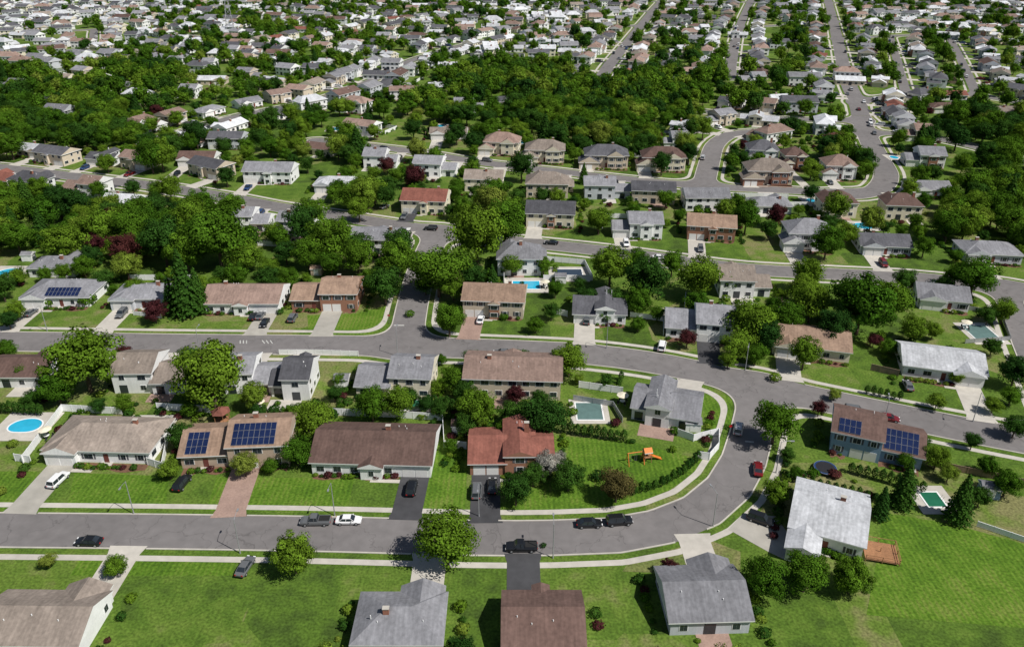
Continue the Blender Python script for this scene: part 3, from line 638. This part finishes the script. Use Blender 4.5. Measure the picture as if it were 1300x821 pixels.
TG={}
for a in TREES: TG.setdefault((int(a[0]//20),int(a[1]//20)),[]).append(a)
def near(x,y):
    i,j=int(x//20),int(y//20); return [a for p in(-1,0,1) for q in(-1,0,1) for a in TG.get((i+p,j+q),())]
for (x,y),d,d2,d3 in zip(cand,cd,cd2,cd3):
    if d<2.6: continue
    if (d2<1.0 and tr.random()<.75) or (d3<1.0 and tr.random()<.6): continue
    u,v=px(x,y,6); 
    p=.0
    if v<330: p=.42 if v>150 else .36
    elif v<425: p=.16
    if u<270 and v<50: p=.14
    if p: p*= .4+1.6*max(0,mn.noise((x*.02,y*.02,3.3))+.35)
    for P,pp,bb in REG:
        if inpoly(u,v,P): p=max(p,pp)
    if tr.random()>p: continue
    if rect_hit(x,y,2.2,1): continue
    R=tr.uniform(3.4,6.6) if p>.5 else tr.uniform(2.4,5.2)
    if in_drive(x,y,R*.5): continue
    if any((x-a)**2+(y-b)**2<(q+R*.7)**2 for (a,b),q in PCLR): continue
    if any(abs(x-a)<c*.8+R*.5 and abs(y-b)<c*.8+R*.5 for a,b,c in near(x,y)): continue
    q=tr.random()
    if q<.04 and y<600: me=CON[0]; sc=(R/3.2,R/3.2,R*2.6/12); nm='spruce_tree'
    else:
        if y<430: k=tr.choice('dddddddkkkkyd') if tr.random()<.975 else 'p'; me=tr.choice(VARM[k]); nm=NM[k]
        else: me=tr.choice(LOM if y<650 else LOD); nm='deciduous_tree'
        sc=(R/5.2,R/5.2*tr.uniform(.85,1.15),R*2*tr.uniform(.95,1.25)/11)
    far=y>480
    add('tree' if far else nm,me,(x,y,0),tr.uniform(0,6.28),sc,wood if far else None); nt+=1
belt=empty('distant_woodland')
for i in range(1500):
    y=1090+tr.random()**1.5*900; x=tr.uniform(-1,1)*(.7*y+60); s=tr.uniform(.9,1.5); add('tree',tr.choice(LOD),(x,y,0),tr.uniform(0,6),(s,s,s*.9),belt)
print('trees',nt,len(TREES))
# ------------------------------------------------------------------ pools
def pool(u,v,wu,dm,kind='rect',water=WATER,deck=CONC,pad=2.0,rot=0):
    x,y=G(u,v); W=wu/S(v); mb=MB(); n=28
    def ring(a,b,z):
        if kind=='rect': return [(-a,-b,z),(a,-b,z),(a,b,z),(-a,b,z)]
        out=[]
        for i in range(n):
            t=i*2*math.pi/n; k=1 if kind=='oval' else 1-.22*math.exp(-((t-4.7)**2)/.5)
            out.append((math.cos(t)*a*k,math.sin(t)*b*k,z))
        return out
    a,b=W/2,dm/2
    mb.poly([(-a-pad,-b-pad,.055),(a+pad,-b-pad,.055),(a+pad,b+pad,.055),(-a-pad,b+pad,.055)],deck)
    o,i_=ring(a+.3,b+.3,.12),ring(a,b,.12); m=len(o)
    for k in range(m):
        j=(k+1)%m; mb.poly([o[k],o[j],i_[j],i_[k]],TRIM); mb.poly([(o[k][0],o[k][1],.05),(o[j][0],o[j][1],.05),o[j],o[k]],TRIM)
        mb.poly([(i_[k][0],i_[k][1],.07),(i_[j][0],i_[j][1],.07),i_[j],i_[k]],TRIM)
    mb.poly(ring(a,b,.08),water)
    mb.tube((a-.1,-.3,.1),(a+.25,-.3,.9),.03,.03,METAL,5); mb.tube((a-.1,.3,.1),(a+.25,.3,.9),.03,.03,METAL,5)
    add('swimming_pool',mb.mesh('swimming_pool'),(x,y,0),rot)
pool(32,541,40,5.5,'kidney',pad=2.5); pool(188,543,38,5.5,'kidney',pad=2); pool(668,362,34,5.5,'rect',deck=CONC,pad=2.5); pool(722,348,34,7,'rect',COVERB); pool(748,522,32,6.5,'rect',COVER,CONC,1.5)
pool(1246,423,30,9,'rect',COVER,CONC,1.5); pool(1184,634,22,4,'rect',GREENW); pool(860,402,20,5,'oval'); pool(1096,287,26,6,'oval'); pool(12,346,30,6,'oval'); pool(430,164,22,6,'oval')
pool(1055,172,10,5,'oval'); pool(520,514,44,4,'oval',GREENW,CONC,1.0); pool(45,95,8,6,'oval'); pool(1135,200,10,5,'oval'); pool(665,181,10,5,'oval'); pool(560,160,10,5,'oval'); pool(1270,155,8,5,'oval'); pool(905,250,14,5,'oval'); pool(1030,255,12,5,'oval')
# ------------------------------------------------------------------ fences
def fence(pts,h=1.8,mat=VINYL,name='white_vinyl_fence'):
    mb=MB(); P=[Vector((*G(*p),0)) for p in pts]
    for a,b in zip(P[:-1],P[1:]):
        L=(b-a).length; n=max(1,round(L/2.4)); e=(b-a)/L; nn=Vector((-e.y,e.x,0))
        for k in range(n):
            p=a+e*L*k/n; q=a+e*L*(k+1)/n; c=(p+q)/2
            mb.obox(c+Vector((0,0,h/2+.04)),e*(L/n/2-.08),nn*.03,Vector((0,0,h/2-.06)),mat)
            mb.obox(p+Vector((0,0,h/2+.05)),e*.07,nn*.07,Vector((0,0,h/2+.05)),mat)
            mb.obox(c+Vector((0,0,h+.02)),e*(L/n/2-.08),nn*.05,Vector((0,0,.035)),mat)
        mb.obox(b+Vector((0,0,h/2+.05)),e*.07,nn*.07,Vector((0,0,h/2+.05)),mat)
    add(name,mb.mesh(name),(0,0,0))
fence([(422,527),(500,530),(562,534)]); fence([(30,588),(80,522),(155,526)]); fence([(562,534),(564,568),(592,570)]); fence([(735,492),(790,500)]); fence([(860,553),(880,560),(912,552),(912,570),(900,584),(886,582)])
fence([(1240,668),(1305,690)],1.2); fence([(695,332),(742,336),(752,356),(690,356)]); fence([(640,352),(640,362)]); fence([(20,585),(40,588)]); fence([(188,590),(207,596),(214,560),(225,548)])
fence([(870,378),(868,398)]); fence([(800,402),(842,408),(842,426)],1.5); fence([(1105,470),(1140,478)],1.8,WOODG,'wooden_fence'); fence([(1175,590),(1300,616)],1.5,WOODG,'wooden_fence'); fence([(130,246),(170,250)]); fence([(392,530),(394,552)],1.5)
fence([(200,520),(268,524)]); fence([(355,450),(400,450),(455,452)],1.4); fence([(700,398),(720,402)]); fence([(1000,262),(1035,262)]); fence([(930,250),(1000,252)]); fence([(1205,390),(1270,400),(1282,432),(1225,436)],1.2,METAL,'metal_fence'); fence([(728,508),(778,516),(790,536)],1.4,METAL,'metal_fence'); fence([(170,400),(205,404)],1.2)
for k in range(140):
    cx,cy,c,s,hw,hd,fc=tr.choice(RECTS)
    if not 190<cy<600: continue
    sx=tr.choice([-1,1])*(hw+3)
    a=(cx+c*sx-s*(hd-2),cy+s*sx+c*(hd-2)); b=(cx+c*sx-s*(hd+9),cy+s*sx+c*(hd+9)); e=(cx-c*sx-s*(hd+9),cy-s*sx+c*(hd+9))
    if all(roadd(*q)>3 for q in (a,b,e)) and not any(rect_hit(*q,.5) for q in (a,b,e,((b[0]+e[0])/2,(b[1]+e[1])/2))): fence([px(*a),px(*b),px(*e)],1.8,tr.choice([VINYL,VINYL,VINYL,WOODG]))
# ------------------------------------------------------------------ cars
HEADL=M('headlight',(.7,.7,.7),.1); TAILL=M('taillight',(.4,.02,.02),.2)
def car_mesh(kind,paint):
    mb=MB()
    if kind=='sedan': L,Wd,sh,rf,cb,ct=4.7,1.82,.92,1.44,(-1.75,1.15),(-1.05,.45); hood=.85;tail=.95
    elif kind=='suv': L,Wd,sh,rf,cb,ct=4.8,1.92,1.05,1.78,(-2.3,1.2),(-2.05,.6); hood=1.0;tail=1.05
    elif kind=='van': L,Wd,sh,rf,cb,ct=5.1,1.95,1.05,1.82,(-2.45,1.75),(-2.25,.95); hood=.98;tail=1.05
    else: L,Wd,sh,rf,cb,ct=5.6,1.98,1.08,1.82,(-.55,1.35),(-.4,.75); hood=1.05;tail=1.08
    h=L/2; w=Wd/2
    st=[(-h,.55,.82,.80),(-h+.12,.38,.95,tail-.03),(-h+.6,.30,1,tail),(-.6,.26,1,sh),(cb[1],.26,1,sh),(h-.7,.28,.99,hood),(h-.15,.35,.92,hood-.14),(h,.5,.80,.62)]
    secs=[]
    for x,z0,k,zt in st:
        W_=w*k; secs.append([(x,-W_*.9,z0),(x,-W_,z0+.2),(x,-W_,zt-.16),(x,-W_*.86,zt),(x,W_*.86,zt),(x,W_,zt-.16),(x,W_,z0+.2),(x,W_*.9,z0)])
    for a,b in zip(secs[:-1],secs[1:]):
        for i in range(7): mb.poly([a[i],b[i],b[i+1],a[i+1]],paint)
        mb.poly([a[7],b[7],b[0],a[0]],RUB)
    mb.poly(secs[0],paint); mb.poly(secs[-1][::-1],paint)
    wb,wt=w*.88,w*.70
    bt=[(cb[0],-wb,sh-.02),(cb[1],-wb,sh-.02),(cb[1],wb,sh-.02),(cb[0],wb,sh-.02)]; tp=[(ct[0],-wt,rf-.06),(ct[1],-wt,rf-.06),(ct[1],wt,rf-.06),(ct[0],wt,rf-.06)]
    for i in range(4): j=(i+1)%4; mb.poly([bt[i],bt[j],tp[j],tp[i]],GLASS)
    r0=[(x*1.0,y*1.04,rf-.055) for x,y,z in tp]; r1=[(x*.93+.0,y*.86,rf) for x,y,z in tp]
    for i in range(4): j=(i+1)%4; mb.poly([r0[i],r0[j],r1[j],r1[i]],paint)
    mb.poly(r1,paint)
    for i in range(4): mb.tube(bt[i],tp[i],.05,.04,paint,4,False)
    xm=(ct[0]+ct[1])/2
    for y in(-1,1): mb.tube((xm-.1,y*wb*1.01,sh),(xm,y*wt*1.02,rf-.05),.055,.045,paint,4,False); mb.obox((cb[1]-.45,y*(w+.08),sh+.08),(.08,0,0),(0,.11,0),(0,0,.07),paint)
    for x in(-h*.62,h*.62):
        for y in(-1,1):
            mb.tube((x,y*(w-.22),.34),(x,y*(w+.015),.34),.34,.34,RUB,14); mb.tube((x,y*(w-.02),.34),(x,y*(w+.03),.34),.2,.18,METAL,10)
    for y in(-1,1):
        mb.obox((h-.1,y*w*.62,.68),(.09,0,0),(0,.2,0),(0,0,.07),HEADL); mb.obox((-h+.05,y*w*.66,.78),(.06,0,0),(0,.14,0),(0,0,.1),TAILL)
    if kind=='pickup':
        mb.box(-h+.18,cb[0]-.1,-w*.74,w*.74,tail+.004,tail+.02,RUB)
        for y in (-1,1): mb.box(-h+.15,cb[0]-.05,y*w*.82-.06,y*w*.82+.06,tail+.005,tail+.12,paint)
    return mb.mesh('car')
PC={k:M('car_paint_'+k,c,.25,.03,1,.6) for k,c in dict(black=(.012,.013,.015),white=(.75,.75,.75),gray=(.12,.125,.13),silver=(.42,.43,.45),red=(.15,.012,.015),blue=(.02,.05,.14)).items()}
CC={}
def car(u,v,ang,kind='sedan',col='black'):
    k=(kind,col)
    if k not in CC: CC[k]=car_mesh(kind,PC[col])
    x,y=G(u,v); add({'sedan':'parked_car','suv':'parked_suv','van':'parked_van','pickup':'pickup_truck'}[kind],CC[k],(x,y,.05),math.radians(ang))
for c in [(75,612,80,'suv','white'),(232,616,82,'suv','black'),(114,690,178,'sedan','black'),(401,664,181,'pickup','gray'),(443,663,1,'sedan','white'),(523,622,88,'suv','black'),(605,626,90,'suv','gray'),(625,620,90,'sedan','black'),
 (748,667,2,'sedan','black'),(786,664,6,'suv','black'),(662,697,180,'pickup','black'),(937,547,70,'suv','silver'),(962,598,75,'sedan','red'),(1085,524,-18,'suv','gray'),(1127,533,-17,'sedan','red'),(638,450,176,'sedan','gray'),(840,442,75,'van','white'),
 (40,399,85,'sedan','gray'),(372,406,88,'suv','gray'),(322,404,88,'sedan','black'),(331,403,88,'sedan','gray'),(312,722,80,'sedan','gray'),(837,329,-8,'sedan','white'),(790,322,170,'sedan','gray'),(488,264,60,'sedan','silver'),(547,292,170,'suv','black'),(1152,492,80,'sedan','gray'),(893,420,80,'sedan','silver'),(700,310,172,'sedan','black'),(1020,345,0,'suv','silver'),(610,408,85,'sedan','white'),(1105,160,80,'suv','white'),(1090,140,80,'sedan','red'),(1080,115,82,'suv','silver'),(790,60,60,'suv','white'),(650,211,172,'suv','black'),(560,199,172,'sedan','white'),(932,60,88,'sedan','gray'),(745,409,80,'suv','gray'),(965,662,-30,'suv','black')]: car(*c)
for k,(ox,oy,dx,dy,L,hw) in enumerate(DRIVES):
    if oy<190 or tr.random()<.4 or L<8: continue
    t=tr.uniform(3,L-3); x,y=ox+dx*t-dy*hw*.4*tr.choice([-1,1]),oy+dy*t
    u,v=px(x,y); car(u,v,math.degrees(math.atan2(dy,dx)),tr.choice(['sedan','suv','suv','van','pickup']),tr.choice(['black','white','gray','silver','red','blue','white','gray','black']))
for pl,w in RP:
    for k in range(2,len(pl)-2,4):
        x,y=pl[k]; 
        if y<330 or y>800 or tr.random()<.6: continue
        e=pl[k+1]-pl[k]; e=e/np.linalg.norm(e); s_=tr.choice([-1,1]); x2,y2=x-e[1]*(w-1.1)*s_,y+e[0]*(w-1.1)*s_; u,v=px(x2,y2); car(u,v,math.degrees(math.atan2(e[1],e[0])),tr.choice(['sedan','suv','van']),tr.choice(['black','white','gray','silver','blue','white']))
# ------------------------------------------------------------------ street furniture and yard things
def lamp_mesh():
    mb=MB(); mb.tube((0,0,0),(0,0,.5),.16,.12,METAL,8); mb.tube((0,0,.5),(0,0,7.5),.1,.06,METAL,8)
    pr=(0,0,7.4)
    for k in range(1,5): q=(0,-.5*k,7.4+.35*math.sin(k*.5)); mb.tube(pr,q,.04,.04,METAL,6); pr=q
    mb.obox((0,-2.2,7.68),(.14,0,0),(0,.32,0),(0,0,.07),METAL); mb.obox((0,-2.2,7.6),(.1,0,0),(0,.24,0),(0,0,.03),TRIM); return mb.mesh('street_lamp')
LM=lamp_mesh()
for u,v,a in [(170,652,0),(608,655,0),(305,702,180),(702,708,180),(905,668,200),(255,452,180),(505,452,180),(770,442,0),(946,470,-20),(1120,545,160),(425,654,0),(1235,535,-20),(60,420,0),(985,600,90)]:
    x,y=G(u,v); add('street_lamp',LM,(x,y,0),math.radians(a))
sg=MB(); sg.tube((0,0,0),(0,0,2.6),.035,.035,METAL,6); sg.tube((0,-.05,2.3),(0,-.03,2.3),.36,.36,TAILL,8); SG=sg.mesh('stop_sign'); x,y=G(494,410); add('stop_sign',SG,(x,y,0),3.14); x,y=G(926,552); add('stop_sign',SG,(x,y,0))
mb=MB()
for x in(-2.6,.6):
    for y in(-1,1): mb.tube((x,y*1.1,0),(x,0,2.5),.08,.08,ORANGE,6)
mb.tube((-2.7,0,2.5),(.8,0,2.5),.09,.09,ORANGE,6)
for x in(-2,-.9):
    for d in(-.2,.2): mb.tube((x+d,0,2.5),(x+d,0,.6),.02,.02,METAL,4)
    mb.box(x-.25,x+.25,-.12,.12,.55,.6,BLACK,True,True)
for x in(.8,2.2):
    for y in(-.7,.7): mb.tube((x,y,0),(x,y,2.4),.07,.07,WOOD,6)
mb.box(.7,2.3,-.8,.8,1.3,1.38,WOOD,True,True); roof(mb,.8,2.2,-.7,.7,2.4,'gx',.8,ORANGE,ORANGE,.15)
mb.obox((3.4,0,.75),(1.25,0,-.65),(0,.28,0),(0,0,.03),ORANGE)
for y in (-.3,.3): mb.obox((3.4,y,.82),(1.25,0,-.65),(0,.03,0),(0,0,.1),ORANGE)
x,y=G(812,586); add('swing_playset',mb.mesh('swing_playset'),(x,y,0),.2)
mb=MB(); R=2.2; n=20
P=lambda t,r,z=.8:(math.cos(t)*r,math.sin(t)*r,z)
for k in range(n):
    a,b=k*2*math.pi/n,(k+1)*2*math.pi/n
    mb.poly([P(a,R),P(b,R),P(b,R-.35),P(a,R-.35)],PC['blue']); mb.tube(P(a,R,.77),P(b,R,.77),.04,.04,METAL,5,False)
    if k%4==0: mb.tube(P(a,R,0),P(a,R,.8),.035,.035,METAL,5)
mb.poly([(math.cos(k*2*math.pi/n)*(R-.35),math.sin(k*2*math.pi/n)*(R-.35),.79) for k in range(n)],BLACK)
x,y=G(1047,597); add('trampoline',mb.mesh('trampoline'),(x,y,0))
def shed(u,v,rot=0,rk='gray',wk='white',W=3.2,D=2.6):
    mb=MB(); mb.box(0,W,0,D,0,2.1,WALL[wk],False); roof(mb,0,W,0,D,2.1,'gx',.5,ROOF[rk],WALL[wk],.2); wbox(mb,'f',0,W,0,D,W/2,.1,1.9,1.4,TRIM,-.02,.04); x,y=G(u,v); add('garden_shed',mb.mesh('garden_shed'),(x,y,0),rot)
shed(574,552,.0,'brown','white'); shed(870,548,-.1); shed(425,492,0); shed(1245,632,-.2,'gray','blue'); shed(985,392,0,'brown','tanw'); shed(150,560,.2); shed(705,360); shed(1185,372); shed(28,332); shed(440,240); shed(395,350,0,'tan','tanw')
mb=MB()
for i in range(6):
    a=i*math.pi/3; mb.tube((math.cos(a)*1.8,math.sin(a)*1.8,0),(math.cos(a)*1.8,math.sin(a)*1.8,2.3),.07,.07,WOOD,6)
    b=(i+1)*math.pi/3; mb.poly([(math.cos(a)*2.2,math.sin(a)*2.2,2.3),(math.cos(b)*2.2,math.sin(b)*2.2,2.3),(0,0,3.6)],ROOF['red']); mb.poly([(math.cos(a)*1.7,math.sin(a)*1.7,.12),(math.cos(b)*1.7,math.sin(b)*1.7,.12),(0,0,.12)],WOOD)
x,y=G(282,533); add('garden_gazebo',mb.mesh('garden_gazebo'),(x,y,0))
mb=MB(); 
for k in range(24): mb.box(0,5.5,k*.2,k*.2+.185,.5,.55,WOOD,True,True)
for x_ in(0.05,2.7,5.4):
    for y_ in(.05,2.4,4.7): mb.box(x_-.05,x_+.05,y_-.05,y_+.05,0,1.5,WOOD)
for (a,b) in (((0,0,1.45),(5.5,0,1.45)),((5.5,0,1.45),(5.5,4.8,1.45)),((0,4.8,1.45),(5.5,4.8,1.45)),((0,0,1.0),(5.5,0,1.0)),((5.5,0,1.0),(5.5,4.8,1.0))): mb.tube(a,b,.05,.05,WOOD,4)
x,y=G(1098,712); add('wooden_deck',mb.mesh('wooden_deck'),(x,y,0),-.25)
mb=MB(); mb.tube((0,0,0),(0,0,2.5),.03,.03,METAL,6); 
for i in range(8):
    a,b=i*math.pi/4,(i+1)*math.pi/4; mb.poly([(math.cos(a)*1.4,math.sin(a)*1.4,2.2),(math.cos(b)*1.4,math.sin(b)*1.4,2.2),(0,0,2.6)],WALL['cream'])
mb.tube((0,0,.7),(0,0,.74),.6,.6,TRIM,14)
for i in range(4):
    a=i*math.pi/2+.4; cx,cy=math.cos(a)*1.1,math.sin(a)*1.1; mb.box(cx-.22,cx+.22,cy-.22,cy+.22,.4,.45,BLACK,True,True); mb.box(cx-.22,cx+.22,cy+.2,cy+.24,.45,.9,BLACK)
    for sx in(-.2,.2):
        for sy in(-.2,.2): mb.tube((cx+sx,cy+sy,0),(cx+sx,cy+sy,.4),.02,.02,METAL,4)
US=mb.mesh('patio_umbrella_table')
for u,v in [(60,556),(165,545),(692,366),(790,512),(837,402),(1225,418),(330,520)]: x,y=G(u,v); add('patio_umbrella_table',US,(x,y,.06))
mb=MB(); Hh=42
for k in range(8):
    z0,z1=Hh*k/8,Hh*(k+1)/8; w0,w1=3.6*(1-k/8.6),3.6*(1-(k+1)/8.6); c0=[(-w0,-w0),(w0,-w0),(w0,w0),(-w0,w0)]; c1=[(-w1,-w1),(w1,-w1),(w1,w1),(-w1,w1)]
    for i in range(4): j=(i+1)%4; mb.tube((*c0[i],z0),(*c1[i],z1),.22,.2,METAL,4,False); mb.tube((*c0[i],z0),(*c1[j],z1),.12,.12,METAL,4,False); mb.tube((*c0[j],z0),(*c1[i],z1),.12,.12,METAL,4,False)
for z,l in((28,8),(34,7),(40,5)): mb.tube((-l,0,z),(l,0,z),.25,.25,METAL,4); mb.tube((-l,0,z),(0,0,z+2.5),.15,.15,METAL,4); mb.tube((l,0,z),(0,0,z+2.5),.15,.15,METAL,4)
x,y=G(293,42); add('transmission_tower',mb.mesh('transmission_tower'),(x,y,0),.4)
# ------------------------------------------------------------------ light, sky, camera
el=math.radians(52); tx,ty=.86,-.51
sun=bpy.data.lights.new('sun','SUN'); sun.energy=5.0; sun.angle=math.radians(.53); sun.color=(1,.965,.91)
so=bpy.data.objects.new('sun',sun); COL.objects.link(so)
dv=Vector((-tx*math.cos(el),-ty*math.cos(el),-math.sin(el))); so.rotation_euler=dv.to_track_quat('-Z','Y').to_euler(); so.location=(200,-100,300)
w=bpy.data.worlds.new('World'); scene.world=w; w.use_nodes=True; n=w.node_tree.nodes; sk=n.new('ShaderNodeTexSky'); sk.sky_type='NISHITA'; sk.sun_disc=False; sk.sun_elevation=el; sk.sun_rotation=math.atan2(tx,ty)
w.node_tree.links.new(sk.outputs[0],n['Background'].inputs[0]); n['Background'].inputs[1].default_value=.058
cam=bpy.data.cameras.new('camera'); co=bpy.data.objects.new('camera',cam); COL.objects.link(co); co.location=(0,0,HC); co.rotation_euler=(math.pi/2-PT,0,0)
cam.sensor_width=36; cam.lens=36*FP/1300; cam.shift_y=-45.5/1300; cam.clip_start=1; cam.clip_end=12000; scene.camera=co
scene.view_settings.view_transform='Standard'; scene.view_settings.look='None'; scene.view_settings.exposure=0
